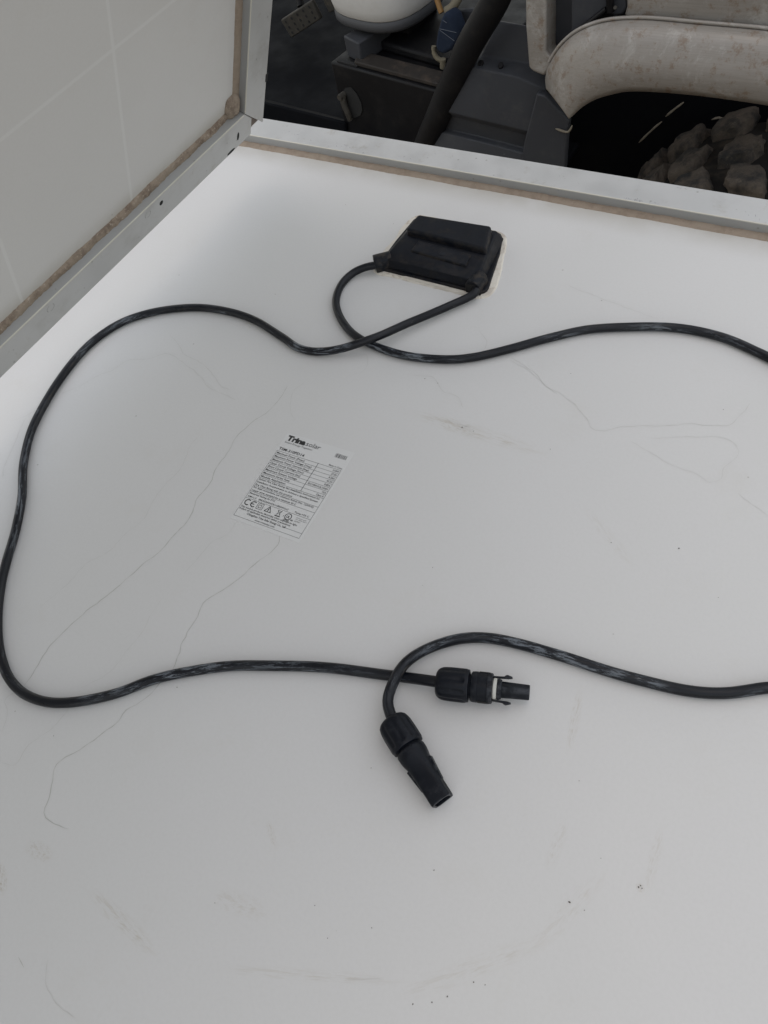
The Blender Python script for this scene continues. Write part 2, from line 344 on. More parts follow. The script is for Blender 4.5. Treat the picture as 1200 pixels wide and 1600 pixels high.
# hairline cracks (pixel polylines of the photograph laid onto the sheet)
def A(l): return [(x / 2.4, 480 + y / 2.4) for x, y in l]
def B(l): return [(x / 2, 900 + y / 2) for x, y in l]
def C(l): return [(600 + x / 2, 560 + y / 2) for x, y in l]
def D(l): return [(380 + x / 1.463, 230 + y / 1.463) for x, y in l]
CR = [(A([(1075, 295), (1050, 340), (1000, 400), (950, 430), (880, 490), (850, 550), (810, 610), (790, 660), (740, 720), (715, 790), (650, 865), (600, 920), (550, 955), (470, 1020), (400, 1080)]) + B([(270, 110), (205, 170), (150, 225), (110, 290), (75, 340)]), .50),
      (A([(740, 490), (710, 520), (680, 600), (620, 660), (580, 715), (540, 790), (470, 850), (400, 920), (320, 965), (240, 1050), (160, 1120)]), .30),
      (A([(1050, 850), (1040, 890), (1000, 930), (940, 975), (880, 1030), (820, 1070), (765, 1110), (745, 1160)]) + B([(570, 200), (560, 240), (545, 290), (500, 340), (465, 375), (440, 395), (395, 420), (375, 450), (320, 495), (250, 545), (180, 590), (165, 640), (155, 690), (135, 740), (160, 765), (215, 790)]), .48),
      (A([(890, 800), (860, 850), (800, 880), (750, 930), (690, 1000)]), .30), (A([(640, 105), (665, 140), (690, 175), (740, 200), (800, 250), (830, 295), (865, 305)]), .36),
      (A([(230, 325), (300, 295), (370, 255), (420, 240), (480, 200), (560, 195), (620, 175), (690, 210), (750, 260), (775, 300), (830, 330), (885, 350)]), .36),
      (A([(1145, 280), (1105, 310), (1090, 350), (1092, 400), (1105, 425)]), .34), (B([(215, 415), (180, 460), (130, 500), (80, 540), (45, 590), (5, 585)]), .36),
      (B([(55, 365), (15, 385), (25, 430), (5, 485)]), .30), (B([(505, 70), (470, 120), (440, 180), (390, 240), (340, 300), (250, 355)]), .26),
      (C([(400, 0), (470, 45), (500, 80), (540, 105), (600, 150), (630, 190), (645, 220), (680, 228), (740, 213), (850, 210), (960, 205), (1080, 208), (1110, 180), (1145, 140)]), .44),
      (C([(770, 260), (830, 290), (900, 330), (970, 355), (1015, 385), (1050, 375), (1060, 345), (1105, 300), (1095, 260), (1040, 245), (930, 245), (830, 250)]), .30),
      (C([(90, 50), (150, 58), (185, 105), (230, 120), (250, 155)]), .34),
      (C([(1110, 420), (1150, 455), (1200, 490)]), .3), 
      (D([(610, 485), (650, 510), (690, 545), (720, 565)]), .36), (D([(540, 420), (555, 445), (548, 465)]), .36), (D([(245, 480), (280, 475), (275, 510), (250, 520)]), .3),
      (D([(740, 315), (830, 350), (940, 390)]), .28), (A([(95, 420), (60, 490), (20, 580), (5, 640)]), .36), (A([(40, 430), (110, 400), (150, 380)]), .25),
      ([(75, 1500), (70, 1530), (85, 1560), (118, 1590)], .36), ([(30, 1495), (37, 1512)], .5), 
      ([(540, 1530), (600, 1529)], .4), ([(695, 655), (735, 668)], .4), ([(718, 672), (736, 664)], .5), ([(730, 676), (742, 667)], .5)]
for pts, wd in CR:
    rnd = random.Random(len(pts) * 31 + int(pts[0][0]))
    q = [P(*p) for p in pts]; path = catmull(q, 3.0)
    off = 0; v = []; f = []
    for i, p in enumerate(path):
        t = (path[min(i + 1, len(path) - 1)] - path[max(i - 1, 0)]).normalized(); s = Vector((-t.y, t.x, 0))
        off = off * 0.8 + rnd.gauss(0, 0.35); wi = wd * rnd.uniform(0.35, 1.25) * (0.3 if i in (0, len(path) - 1) else 1) * 0.5
        v += [p + s * (off + wi) + Vector((0, 0, .12)), p + s * (off - wi) + Vector((0, 0, .12))]
    f = [(2 * i, 2 * i + 1, 2 * i + 3, 2 * i + 2) for i in range(len(path) - 1)]
    o = build('hairline_crack', v, f, M['crack' if wd > .4 and pts[0][0] < 560 else 'crack_faint'], sheet)
    o.location = ORIGIN[panel.name] * MM
v = []; f = []; mb = MB()
for (px, py, r) in [(581, 1450, .55), (512, 1466, .55), (678, 1360, .6), (890, 1410, .9), (998, 1386, .8), (1001, 1384, .6), (1003, 1388, .5), (492, 1415, .4), (336, 1411, .4), (699, 1557, .7), (675, 1566, .5), (645, 1569, .5), (740, 1535, .5), (758, 1539, .6), (939, 1341, .4),
                    (664, 592, .5), (684, 599, .5), (892, 584, .5), (1061, 857, .7), (955, 848, .5), (676, 887, .5), (660, 915, .4), (860, 702, .6), (958, 991, .5), (1122, 934, .5), (913, 1422, .4), (681, 1218, .4), (580, 1200, .5), (277, 1074, .5), (84, 1150, .4), (740, 674, .6), (722, 668, .7), (905, 1220, .4), (430, 460, .5), (280, 430, .6), (540, 320, .4), (615, 350, .5), (940, 470, .5), (1130, 640, .4)]:
    p = P(px, py); k = [random.uniform(.4, 1.1) * r for _ in range(6)]
    mb.add([(p.x + k[0], p.y, .3), (p.x, p.y + k[1], .25), (p.x - k[2], p.y, .3), (p.x, p.y - k[3], .25), (p.x, p.y, .3 + k[4] * .7), (p.x, p.y, .02)], [(0, 1, 4), (1, 2, 4), (2, 3, 4), (3, 0, 4), (1, 0, 5), (2, 1, 5), (3, 2, 5), (0, 3, 5)])
build('grit', mb.v, mb.f, M['grit'], panel, kind='stuff', label='scattered dark grit on the white sheet')

# ------------------------------------------------------------------ rating label
tl, tr = Vector((58.5, -375.4, 0)), Vector((121.1, -372.7, 0))
ex = (tr - tl).normalized(); ey = Vector((-ex.y, ex.x, 0)); LW, LH = 62.6, 69.0
def LB(x, y, z=0): return tl + ex * x + ey * y + Vector((0, 0, z))
def toL(px, py): d = P(px, py) - tl; return d.dot(ex), d.dot(ey)
label = build('rating_label', *extr([LB(-1.2, -LH - 3.5), LB(LW + 2, -LH - 3.5), LB(LW + 2, 20), LB(-1.2, 20)], (0, 0, .14)), M['film'], panel, label='white printed rating label')
lines = MB()
def seg(x0, y0, x1, y1, wd=.24):
    d = Vector((x1 - x0, y1 - y0)).normalized() * wd / 2; n = Vector((-d.y, d.x))
    lines.add([LB(x0 - d.x + n.x, y0 - d.y + n.y, .22), LB(x0 - d.x - n.x, y0 - d.y - n.y, .22), LB(x1 + d.x - n.x, y1 + d.y - n.y, .22), LB(x1 + d.x + n.x, y1 + d.y + n.y, .22)], [(0, 1, 2, 3)])
def ring(cx, cy, r, wd=.4, a0=0, a1=360, n=28):
    for i in range(n):
        a, b = math.radians(a0 + (a1 - a0) * i / n), math.radians(a0 + (a1 - a0) * (i + 1) / n)
        seg(cx + r * math.cos(a), cy + r * math.sin(a), cx + r * math.cos(b), cy + r * math.sin(b), wd)
rows = [LH * .0533 * k for k in range(9)]
for y in rows + [LH * .553, LH * .635, LH * .735, LH]: seg(0, -y, LW, -y)
seg(LW * .72, -LH * .934, LW, -LH * .934)
seg(0, 0, 0, -LH); seg(LW, 0, LW, -LH); seg(LW * .652, 0, LW * .652, -rows[8], .42)
sy = -LH * .787                                                 # symbols: CE, double square, warning, bin, listing mark
ring(4.6, sy, 2.5, .75, 60, 300); ring(10.4, sy, 2.5, .75, 60, 300); seg(8.2, sy, 10.6, sy, .7)
for a, wd in ((2.7, .38), (1.3, .38)):
    for (x0, y0, x1, y1) in ((-1, -1, 1, -1), (1, -1, 1, 1), (1, 1, -1, 1), (-1, 1, -1, -1)): seg(16.6 + a * x0, sy + a * y0, 16.6 + a * x1, sy + a * y1, wd)
for (x0, y0, x1, y1) in ((-2.9, -2.3, 2.9, -2.3), (2.9, -2.3, 0, 2.8), (0, 2.8, -2.9, -2.3)): seg(25 + x0, sy + y0, 25 + x1, sy + y1, .6)
seg(25.3, sy + 1, 24.6, sy - .3, .45); seg(24.6, sy - .3, 25.4, sy - .3, .45); seg(25.4, sy - .3, 24.7, sy - 1.7, .45)
for (x0, y0, x1, y1) in ((-1.9, 2.4, 1.9, -1.8), (1.9, 2.4, -1.9, -1.8), (-1.5, 2.2, 1.5, 2.2), (-1.3, 2.2, -.9, -1.6), (1.3, 2.2, .9, -1.6)): seg(35 + x0, sy + y0, 35 + x1, sy + y1, .32)
seg(33, sy - 2.9, 37, sy - 2.9, .9)
ring(44, sy - .3, 2.8, .6)
bx, by = toL(526, 709); bx2, by2 = toL(545.5, 714)              # bar code
rb = random.Random(4); x = bx
while x < bx + 10.2:
    wd = rb.choice((.25, .35, .6, .9)); seg(x, by + .2, x, by - 3.4, wd * .8); x += wd + rb.choice((.25, .35, .5))
build('table_lines', lines.v, lines.f, M['ink'], label)

def text_mesh(s, size, bold=0.0):
    cu = bpy.data.curves.new('t', 'FONT'); cu.body = s; cu.size = size; cu.offset = bold * size; cu.resolution_u = 2; cu.fill_mode = 'FRONT'
    o = bpy.data.objects.new('t', cu); COL.objects.link(o); bpy.context.view_layer.update()
    me = bpy.data.meshes.new_from_object(o.evaluated_get(bpy.context.evaluated_depsgraph_get()))
    v = [p.co.copy() for p in me.vertices]; f = [tuple(p.vertices) for p in me.polygons]
    bpy.data.objects.remove(o); bpy.data.curves.remove(cu); bpy.data.meshes.remove(me); return v, f
def put(mb, s, x, y, size, wd=None, bold=0.0, right=False, slant=0.0):
    v, f = text_mesh(s, size, bold)
    if not v: return
    a, b = min(p.x for p in v), max(p.x for p in v); k = (wd / (b - a)) if wd else 0.92
    if right: x -= (b - a) * k
    mb.add([LB(x + (p.x - a) * k + p.y * slant, y + p.y, .24) for p in v], f)
TX = MB(); ts = 2.5
L_ = ['Maximum Power (Pmax)', 'Maximum Power Voltage (Vmp)', 'Maximum Power Current (Imp)', 'Open Circuit Voltage (Voc)', 'Short Circuit Current (Isc)', 'Maximum System Voltage', 'Maximum Series Fuse', 'Module Application']
W_ = [27.5, 36.5, 36, 33, 32, 31, 26, 24]; V_ = ['310W', '37.0V', '8.38A', '45.5V', '8.85A', 'IEC1000V/UL1000V', '15A', 'Class A']
for i in range(8):
    y = -rows[i + 1] + .95
    put(TX, L_[i], 1.0, y, ts, W_[i], .014); put(TX, V_[i], LW - .9, y, ts if i != 5 else 2.3, None if i != 5 else 19, .014, True)
for s, fr, wd in (('System Fire Class Rating: See Installation Instructions for', .462, 59), ('Installation Requirements to Achieve a Specified System', .503, 58.5), ('Fire Class Rating with this product', .545, 36),
                  ('For field connections use minimum 4mm2 (No. 12AWG)', .588, 58), ('copper wires insulated for a minimum 90 C', .628, 43), ('Electrical Rating At STC', .675, 25), ('AM=1.5   IRRADIANCE=1000W/m2        Temp.=25 C', .722, 59),
                  ('This module produces electricity when exposed to light', .872, 54), ('Follow all applicable electrical safety precautions', .903, 49)): put(TX, s, 1, -LH * fr + .3, 2.2, wd, .014)
put(TX, 'Changzhou Trina Solar Energy Co., Ltd', 10, -LH * .94, 2.6, 37, .02); put(TX, 'www.trinasolar.com', 19.5, -LH * .982, 2.3, 19, .006)
put(TX, 'c', 39.4, sy - 1.4, 2.4, None, .01); put(TX, 'us', 47.3, sy - 2.9, 2.6, None, .03); put(TX, 'UL', 42.5, sy - 1.4, 3.0, 3.1, .03); put(TX, 'LISTED', 41.3, sy - 4.4, 1.7, 5.2, .03)
put(TX, 'Photovoltaic module', 51, sy + 1.0, 1.2, 9); put(TX, 'fire rating Type 1', 51, sy - .4, 1.2, 10); put(TX, 'E319937', 51, sy - 2.4, 1.4, 5)
x, y = toL(511, 727); put(TX, 'Made in China', LW - 12.5, 1.2, 2.1, 12.6, .006)
x, y = toL(447, 690); tx = x
put(TX, 'Smart Energy Together', 1.6, 9.6, 2.4, 27.5, 0)
put(TX, 'TSM-310PD14', .4, 1.6, 3.7, 25, .02)
build('printed_text', TX.v, TX.f, M['ink'], label)
LG = MB(); put(LG, 'Trina', 1.4, 12.6, 7.2, 18.5, .06, slant=.06); put(LG, 'solar', 20.6, 12.6, 6.6, 14, .0, slant=.06)
build('brand_lettering', LG.v, LG.f, M['ink'], label)

# ------------------------------------------------------------------ junction box
def JB(vf): return [(1.0187 * a - .0348 * b - 77.1, .008 * a + .9859 * b - 2.0, c) for a, b, c in vf[0]], vf[1]
jb = build('junction_box', *JB(prism([(97.5, -147), (101, -151.5), (150, -152), (206, -152.5), (209.5, -150.5), (211.3, -147), (211.3, -143), (203, -97), (197.5, -78), (195.5, -73.5), (193, -70.5), (189, -69), (105, -69), (101, -74), (98, -110)], 0.6, 4.2)), M['black'], panel, bevel=.8, label='black plastic junction box with two cable glands')
rnd = random.Random(5); ol = [(93, -140), (94, -151), (99, -155.5), (120, -154.8), (150, -155.6), (180, -156), (204, -157), (212, -153), (215.8, -144), (212.5, -122), (206.5, -98), (200.5, -77), (194, -67.5), (185, -65), (140, -64), (102, -64.5), (96, -71), (93, -85), (94.5, -104), (92, -120)]
oc = catmull([Vector((*p, 0)) for p in ol] + [Vector((*ol[0], 0))], 3)[:-1]; c0 = Vector((152, -112, 0))
oc = [p + (p - c0).normalized() * (1.1 + .8 * mnoise.noise(p * .05) + rnd.gauss(0, .22)) for p in oc]
n = len(oc); vv = [(p.x, p.y, .03) for p in oc] + [((p - (p - c0).normalized() * 1.2).x, (p - (p - c0).normalized() * 1.2).y, 1.7 + rnd.gauss(0, .25)) for p in oc]
build('adhesive_pad', *JB((vv, [tuple(range(n, 2 * n))] + [(i, (i + 1) % n, n + (i + 1) % n, n + i) for i in range(n)])), M['glue'], jb, smooth=40)
build('housing', *JB(hull([(101, -149, 4), (206, -151, 4), (199, -76, 4), (104, -74, 4), (104, -147, 13), (203, -149, 13), (112, -121, 17.5), (201, -127, 17.5), (196, -84, 17.5), (113, -86, 17.5)])), M['black'], jb, bevel=1.6, seg=3)
build('lid', *JB(hull([(114, -114.5, 13), (199.5, -119, 13), (193, -86, 13), (116, -89, 13), (114.5, -113.5, 24), (199, -118, 24), (192, -88, 25), (117, -91.5, 25)])), M['black'], jb, bevel=2.4, seg=3)
build('raised_panel', *JB(hull([(128, -134, 13.8), (188, -138, 13.8), (187, -123, 16), (130, -119, 16), (129, -133, 17.6), (187, -137, 17.6), (186, -123.5, 19.2), (131, -119.5, 19.2)])), M['black'], jb, bevel=.8)
def disc(c, nrm, r, n=14):
    nrm = Vector(nrm).normalized(); a = nrm.orthogonal().normalized(); b = nrm.cross(a)
    return [Vector(c) + (a * math.cos(2 * math.pi * i / n) + b * math.sin(2 * math.pi * i / n)) * r for i in range(n)]
build('screw', *JB(extr(disc((160, -129.5, 17.2), (0, -.12, 1), 2.6), (0, -.1, 1.3))), M['conn'], jb, bevel=.3)
for (gx, gy, dx, dy) in ((104.5, -143.5, -.78, -.62), (200.5, -143, -.04, -1)):       # arched cable outlets
    d = Vector((dx, dy, 0)).normalized(); s = Vector((-d.y, d.x, 0)); z = Vector((0, 0, 1)); b0 = Vector((gx, gy, 0)) - d * 6; ln = 17
    outer = [(-7.6, 1), (7.6, 1), (7.4, 9)] + [(7.3 * math.cos(a), 9 + 6.6 * math.sin(a)) for a in [math.pi * k / 8 for k in range(1, 8)]] + [(-7.4, 9)]
    inner = [(4.6 * math.cos(2 * math.pi * k / 16), 8 + 4.6 * math.sin(2 * math.pi * k / 16)) for k in range(16)]
    v, f = extr([b0 + s * a + z * b for a, b in outer], d * ln); build('cable_outlet', *JB((v, f)), M['black'], jb, bevel=.8)
    e = b0 + d * (ln + .05); v, f = extr([e + s * a + z * b for a, b in inner], d * .25); build('outlet_mouth', *JB((v, f)), M['hole'], jb)

# ------------------------------------------------------------------ cables
R = 3.68
def cable(name, pts, labeltxt):
    path = catmull([P(a[0], a[1], a[2] if len(a) > 2 else R) for a in pts], 2.5)
    rk = random.Random(len(pts)); ph = [rk.uniform(0, 6) for _ in range(4)]
    for i, q in enumerate(path):                                # slight set left in the jacket from coiling
        e_ = min(1, i / 25, (len(path) - 1 - i) / 25); q.x += e_ * (.35 * math.sin(i * .13 + ph[0]) + .15 * math.sin(i * .31 + ph[1])); q.y += e_ * (.35 * math.sin(i * .11 + ph[2]) + .15 * math.sin(i * .27 + ph[3]))
    o = empty(name, (path[len(path) // 2].x, path[len(path) // 2].y, 0), labeltxt, 'cable', 'cables from the junction box')
    v, f, uv = tube(path, R, 16); build('sheath', v, f, M['cable'], o, smooth=70, uvs=uv); return o
ca = cable('panel_cable', [(742, 441, 8), (744, 449, 8), (742, 458, 7.2), (731, 465, 6), (700, 479, 6), (640, 504, 8), (580, 529, 11.2), (530, 546, 7), (490, 549.5), (465, 543), (440, 526), (400, 501), (350, 485.5), (300, 481), (240, 487), (190, 504), (150, 530), (110, 570), (76, 620), (51, 670), (37, 720), (33, 780), (25, 830), (12, 872), (2, 912), (-5, 960), (-2, 1010), (12, 1055), (35, 1081), (70, 1095), (115, 1097), (180, 1084), (240, 1063), (300, 1048), (360, 1040), (430, 1040), (520, 1045), (600, 1054), (640, 1059, 6), (665, 1062.5, 9.5), (700, 1068, 11)],
           'black cable looping left across the panel to the prong-tipped connector with two clips')
cb = cable('panel_cable', [(597, 413, 8), (587, 414.5, 8), (572, 417.5, 7), (553, 426, 5), (535, 443), (525.5, 468), (530, 492), (548, 518), (575, 536), (610, 550), (650, 558.5), (700, 561.5), (740, 557.5), (800, 544), (860, 528), (920, 515), (1000, 510), (1070, 513.5), (1130, 528), (1180, 549), (1215, 567), (1290, 625), (1350, 750), (1350, 900), (1300, 1030), (1230, 1070), (1190, 1076), (1135, 1082), (1070, 1078), (1000, 1063), (930, 1043), (870, 1023.5), (810, 1005), (760, 996), (715, 998, 4), (670, 1013, 6.5), (634, 1037, 10), (615, 1066, 11.6), (606, 1095, 10.5), (611, 1118, 10.5), (622, 1142, 11)],
           'black cable curving off to the right and back to the hollow tapered connector')
def flute(nf, amp, x0, x1):
    def fn(x, a):
        if not x0 <= x <= x1: return 1
        c = (math.cos(nf * a) * .5 + .5) ** 3; return 1 - amp * c
    return fn
NUT = [(-.3, 4.2), (0, 7.2), (.8, 8.6), (2.2, 9.8), (4, 10.5), (6, 10.8), (10, 11), (15, 11), (18, 11), (19.2, 10.9), (20.2, 10.6), (21.2, 10.4), (21.5, 9.2), (21.6, 5)]
def connector(par, a, b, kind, lab):
    m = axis_matrix(a, b, .25)
    part = lambda nm, vf, mt, p, **k: build(nm, xf(vf[0], m), vf[1], mt, p, **k)
    if kind == 'pin':
        body = part('connector', lathe([(21, 5), (21.1, 7.6), (22.4, 7.8), (22.6, 9.0), (23.4, 9.7), (25, 9.9), (27, 9.9), (27.3, 9.5), (33, 9.5), (33.3, 9.9), (36, 9.8), (36.6, 9.2), (36.7, 7), (34, 6.6), (34, 3)], 36), M['conn'], par, smooth=35, label=lab)
        part('seal_ring', lathe([(36.5, 4), (36.6, 6.3), (37.2, 6.9), (38.8, 6.9), (39.3, 6.3), (39.4, 4)], 28), M['seal'], body, smooth=40)
        part('collar', lathe([(39.4, 4), (39.5, 6.6), (40.4, 6.8), (42.2, 6.2), (42.8, 4)], 28), M['conn'], body, smooth=40)
        part('pin_sleeve', lathe([(41, 4.6), (42.5, 4.9), (59.4, 4.5), (60, 4.2), (60, 3.2), (50, 3.0), (50, .2)], 20, lambda x, q: 1 + .08 * math.cos(4 * q)), M['conn'], body, smooth=35)
        for s in (-1, 1):
            prof = [(32, 8.0), (38, 8.0), (43.5, 8.3), (44.5, 9.3), (45.6, 9.5), (48.6, 8.6), (48.8, 7.6), (46, 7.1), (40, 6.9), (32, 6.9)]
            v, f = extr([(x, s * y, -1.9) for x, y in prof], (0, 0, 3.8)); part('locking_clip', (v, f), M['conn'], body, bevel=.25)
            part('clip_slot', extr([(27.5, s * 9.0, -3), (34.5, s * 9.0, -3), (34.5, s * 9.0, 3), (27.5, s * 9.0, 3)], (0, s * .75, 0)), M['hole'], body)
    else:
        # round shoulder blending into a rectangular hollow sleeve
        secs = [(21, 7.6, 7.6, 2), (22.8, 7.8, 7.8, 2), (23, 9.2, 9.2, 2), (24, 9.7, 9.7, 2), (27, 9.7, 9.5, 2), (30, 9.2, 8.6, 2.3), (32, 8.6, 7.8, 2.6), (36, 7.7, 7.0, 3.2), (42, 7.2, 6.6, 4), (50, 7.0, 6.3, 5), (59, 6.9, 6.2, 5), (60, 6.7, 6.0, 5), (60, 5.2, 4.6, 4), (48, 5.0, 4.4, 3), (48, .5, .5, 2)]
        n = 36; v = []; f = []
        for (x, hy, hz, e) in secs:
            for k in range(n):
                q = 2 * math.pi * k / n; c, s_ = math.cos(q), math.sin(q)
                v.append((x, hy * math.copysign(abs(c) ** (2 / e), c), hz * math.copysign(abs(s_) ** (2 / e), s_)))
        for i in range(len(secs) - 1):
            for k in range(n): f.append((i * n + k, i * n + (k + 1) % n, (i + 1) * n + (k + 1) % n, (i + 1) * n + k))
        body = part('connector', (v, f), M['conn'], par, smooth=32, label=lab)
        for s in (-1, 1):
            part('locking_rib', hull([(33, s * 6.4, -2.2), (33, s * 6.4, 2.2), (34, s * 9.3, -2), (34, s * 9.3, 2), (49, s * 7.7, -2), (49, s * 7.7, 2), (49.6, s * 6.2, -2), (49.6, s * 6.2, 2)]), M['conn'], body, bevel=.3)
            part('locking_window', extr([(50.5, s * 6.3, -2.3), (55.5, s * 6.3, -2.3), (55.5, s * 6.3, 2.3), (50.5, s * 6.3, 2.3)], (0, s * .72, 0)), M['hole'], body)
    part('gland_nut', lathe(NUT, 72, flute(9, .075, 2.5, 18.5)), M['conn'], body, smooth=40)
    return body
connector(ca, P(682, 1066.5, 11), P(829, 1082.5, 9.5), 'pin', 'prong-tipped connector with two locking clips')
connector(cb, P(611, 1124, 11.2), P(695, 1257, 7.5), 'socket', 'hollow tapered connector')

# ------------------------------------------------------------------ leaning panel
LEAN, YAW = 0.440445, 0.034974
e1 = Vector((math.sin(YAW), math.cos(YAW), 0)); n0 = Vector((math.cos(YAW), -math.sin(YAW), 0))
e2 = Vector((0, 0, 1)) * math.cos(LEAN) + n0 * math.sin(LEAN); e3 = e1.cross(e2)
LM = Matrix((e1, e2, e3)).transposed().to_4x4(); LM.translation = Vector((-144.53, 0, 106.15)) * MM
lp = empty('solar_panel', None, 'solar panel leaning upright at left, its lower rail just above the flat panel', 'solar panel', 'solar panels', LM)
dR = -89.72; a0, b1 = dR - 1740, 880.0
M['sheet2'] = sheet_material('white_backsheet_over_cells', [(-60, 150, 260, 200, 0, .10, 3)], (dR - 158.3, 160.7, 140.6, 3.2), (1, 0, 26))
build('backsheet', *box(a0, dR, 0, b1, -5, 0), M['sheet2'], lp, label='white back sheet with pale grid lines between the cells')
rl = rails(lp, a0, dR, 0, b1, notch=True)
build('corner_key', *box(dR + 8, dR + 33, -30, -3, T + 2, H - 3.0), plain('corner_key_brown', (0.16, 0.13, 0.11), .8), lp)
build('sealant_bead', *bead((a0, 0), (dR, 0), (0, 1), 7.5, 3.2, seed=11), M['crust'], lp, smooth=60)
build('sealant_bead', *bead((dR, 0), (dR, b1), (-1, 0), 8.0, 3.0, seed=12, rg=.4), M['crust_smooth'], lp, smooth=60)
# lump of sealant in the corner
bm = bmesh.new(); bmesh.ops.create_icosphere(bm, subdivisions=4, radius=1); rnd = random.Random(9)
for q in bm.verts:
    c = q.co.copy(); k = 1 + .10 * math.sin(5 * c.x + 2) * math.cos(4 * c.y) + rnd.gauss(0, .01)
    q.co = Vector((dR - 8.5 + c.x * 10.5 * k, 9 + c.y * 13 * k, max(-1, c.z * 8.5 * k)))
bm.verts.index_update(); build('sealant_lump', [q.co[:] for q in bm.verts], [tuple(x.index for x in fc.verts) for fc in bm.faces], M['crust'], lp, smooth=60); bm.free()
# holes and stamped marks in the rail faces
def on_lean(px, py, e3v):
    """point of the leaning panel's plane at height e3v, in its own frame"""
    o_ = Vector((-144.53, 0, 106.15)) + e3 * e3v; d = ray(px, py); t = (o_ - CAM).dot(e3) / d.dot(e3); q = CAM + d * t - Vector((-144.53, 0, 106.15))
    return q.dot(e1), q.dot(e2)
for (px, py, rx, ry) in ((252, 317, 2.6, 2.6), (372, 213, 1.8, 5.0), (361, 237, 6.5, 1.8)):
    x, y = on_lean(px, py, H); build('drain_hole', *prism([(x + rx * math.cos(2 * math.pi * k / 14), y + ry * math.sin(2 * math.pi * k / 14)) for k in range(14)], H - 1, H + .12), M['hole'], rl[1])
x, y = on_lean(416.5, 121, H); build('drain_hole', *prism([(x - 2, y - 4.5), (x + 2, y - 4.5), (x + 2, y + 4.5), (x - 2, y + 4.5)], H - 1, H + .12), M['hole'], rl[3])
M['mark'] = plain('stamped_mark', (0.27, 0.27, 0.26), .7)
for (px, py, r) in ((231, 335, 4.2), (79, 481, 4.6)):
    x, y = on_lean(px, py, H); mb = MB()
    for k in range(18):
        if k in (2, 3, 4, 11, 12): continue
        a, b = 2 * math.pi * k / 18, 2 * math.pi * (k + 1) / 18
        mb.add([(x + r * math.cos(a), y + r * .9 * math.sin(a), H + .1), (x + r * math.cos(b), y + r * .9 * math.sin(b), H + .1), (x + (r - .6) * math.cos(b), y + (r - .6) * .9 * math.sin(b), H + .1), (x + (r - .6) * math.cos(a), y + (r - .6) * .9 * math.sin(a), H + .1)], [(0, 1, 2, 3)])
    build('stamped_ring', mb.v, mb.f, M['mark'], rl[1])

# ------------------------------------------------------------------ utility vehicle behind the panels
def brushed():
    m = Mat('dusty_silver_plastic', (0.275, 0.253, 0.228), .5, .12); o = m.coord('Object')
    st = m.coord('Object', (2, 90, 90)); m.over(m.ramp(m.noise(st, 6, 5, .7), .4, .65, 0, .5), (0.215, 0.197, 0.175))
    m.over(m.ramp(m.noise(o, 22, 9, .78, .5), .50, .68, 0, .6), (0.43, 0.415, 0.39))
    m.over(m.ramp(m.noise(m.coord('Object', loc=(.4, .2, .7)), 50, 9, .8), .52, .62, 0, .75), (0.19, 0.135, 0.095))
    m.rough(m.ramp(m.noise(o, 20, 5), .3, .7, .36, .62)); m.bump(m.noise(st, 30, 3), .1, .0006); return m.m
M.update(silver=brushed(), grey=plastic('grey_body_plastic', (0.042, 0.044, 0.05), .55, .4, (0.075, 0.073, 0.072), 22), vblack=plastic('black_body_plastic', (0.006, 0.006, 0.007), .5, .4, (0.026, 0.022, 0.019), 25),
         rubber=plastic('floor_rubber', (0.0035, 0.004, 0.0055), .8, .3, (0.011, 0.010, 0.009), 18, .1), steel=plastic('worn_pedal_steel', (0.05, 0.046, 0.04), .6, .6, (0.09, 0.075, 0.06), 60),
         seat=plastic('seat_vinyl', (0.56, 0.55, 0.53), .5, .35, (0.42, 0.39, 0.35), 14), rim=plain('seat_rim', (0.055, 0.057, 0.062), .6), denim=plastic('blue_sleeve', (0.018, 0.026, 0.045), .9, .6, (0.035, 0.045, 0.065), 60),
         tan=plastic('tan_bracket', (0.16, 0.14, 0.10), .6, .7, (0.06, 0.05, 0.035), 60), amber=plain('amber_strap', (0.22, 0.115, 0.03), .6), thread=plain('pale_thread', (.12, .135, .16), .8), straw=plain('straw', (0.20, 0.175, 0.135), .8))
tm = Mat('muddy_tyre', (0.018, 0.017, 0.016), .9); to = tm.coord('Object'); tm.over(tm.ramp(tm.noise(to, 22, 7, .7), .36, .58, 0, .95), (0.085, 0.068, 0.052))
tm.over(tm.ramp(tm.noise(to, 60, 6, .75), .55, .7, 0, .6), (0.13, 0.107, 0.083)); tm.bump(tm.noise(to, 120, 7, .75), .9, .006); M['tyre'] = tm.m
M['carcass'] = plastic('tyre_carcass', (0.016, 0.015, 0.014), .9, .8, (0.06, 0.048, 0.036), 20, .1)
veh = empty('utility_vehicle', (0, 900, -900), 'dusty utility vehicle behind the panels: silver fender, grey side, black footwell', 'vehicle')

# floor of the cab and the dark lining of the wheel well
build('floor_pan', *box(-2600, -120, 520, 2600, -470, -455), M['rubber'], veh, bevel=4)
build('cab_sill', *extr([PY(380, 150, 700), PY(540, 190, 640), PY(540, 330, 640), PY(380, 300, 700)], (0, 60, -40)), M['rubber'], veh, bevel=6)
build('wheel_well_liner', *box(-160, 1200, 760, 775, -800, 60), M['rubber'], veh)
build('firewall', *box(-160, 10, 776, 1500, -800, -40), M['rubber'], veh)
build('unseen_cab_roof', *box(-1700, 40, 620, 2100, 900, 930), M['vblack'], veh, bevel=12)  # unseen roof, added to keep the cab floor in shade
build('unseen_cab_back_wall', *box(-40, 0, 800, 2000, -40, 900), M['vblack'], veh, bevel=6)  # unseen wall, added with the roof to darken the cab
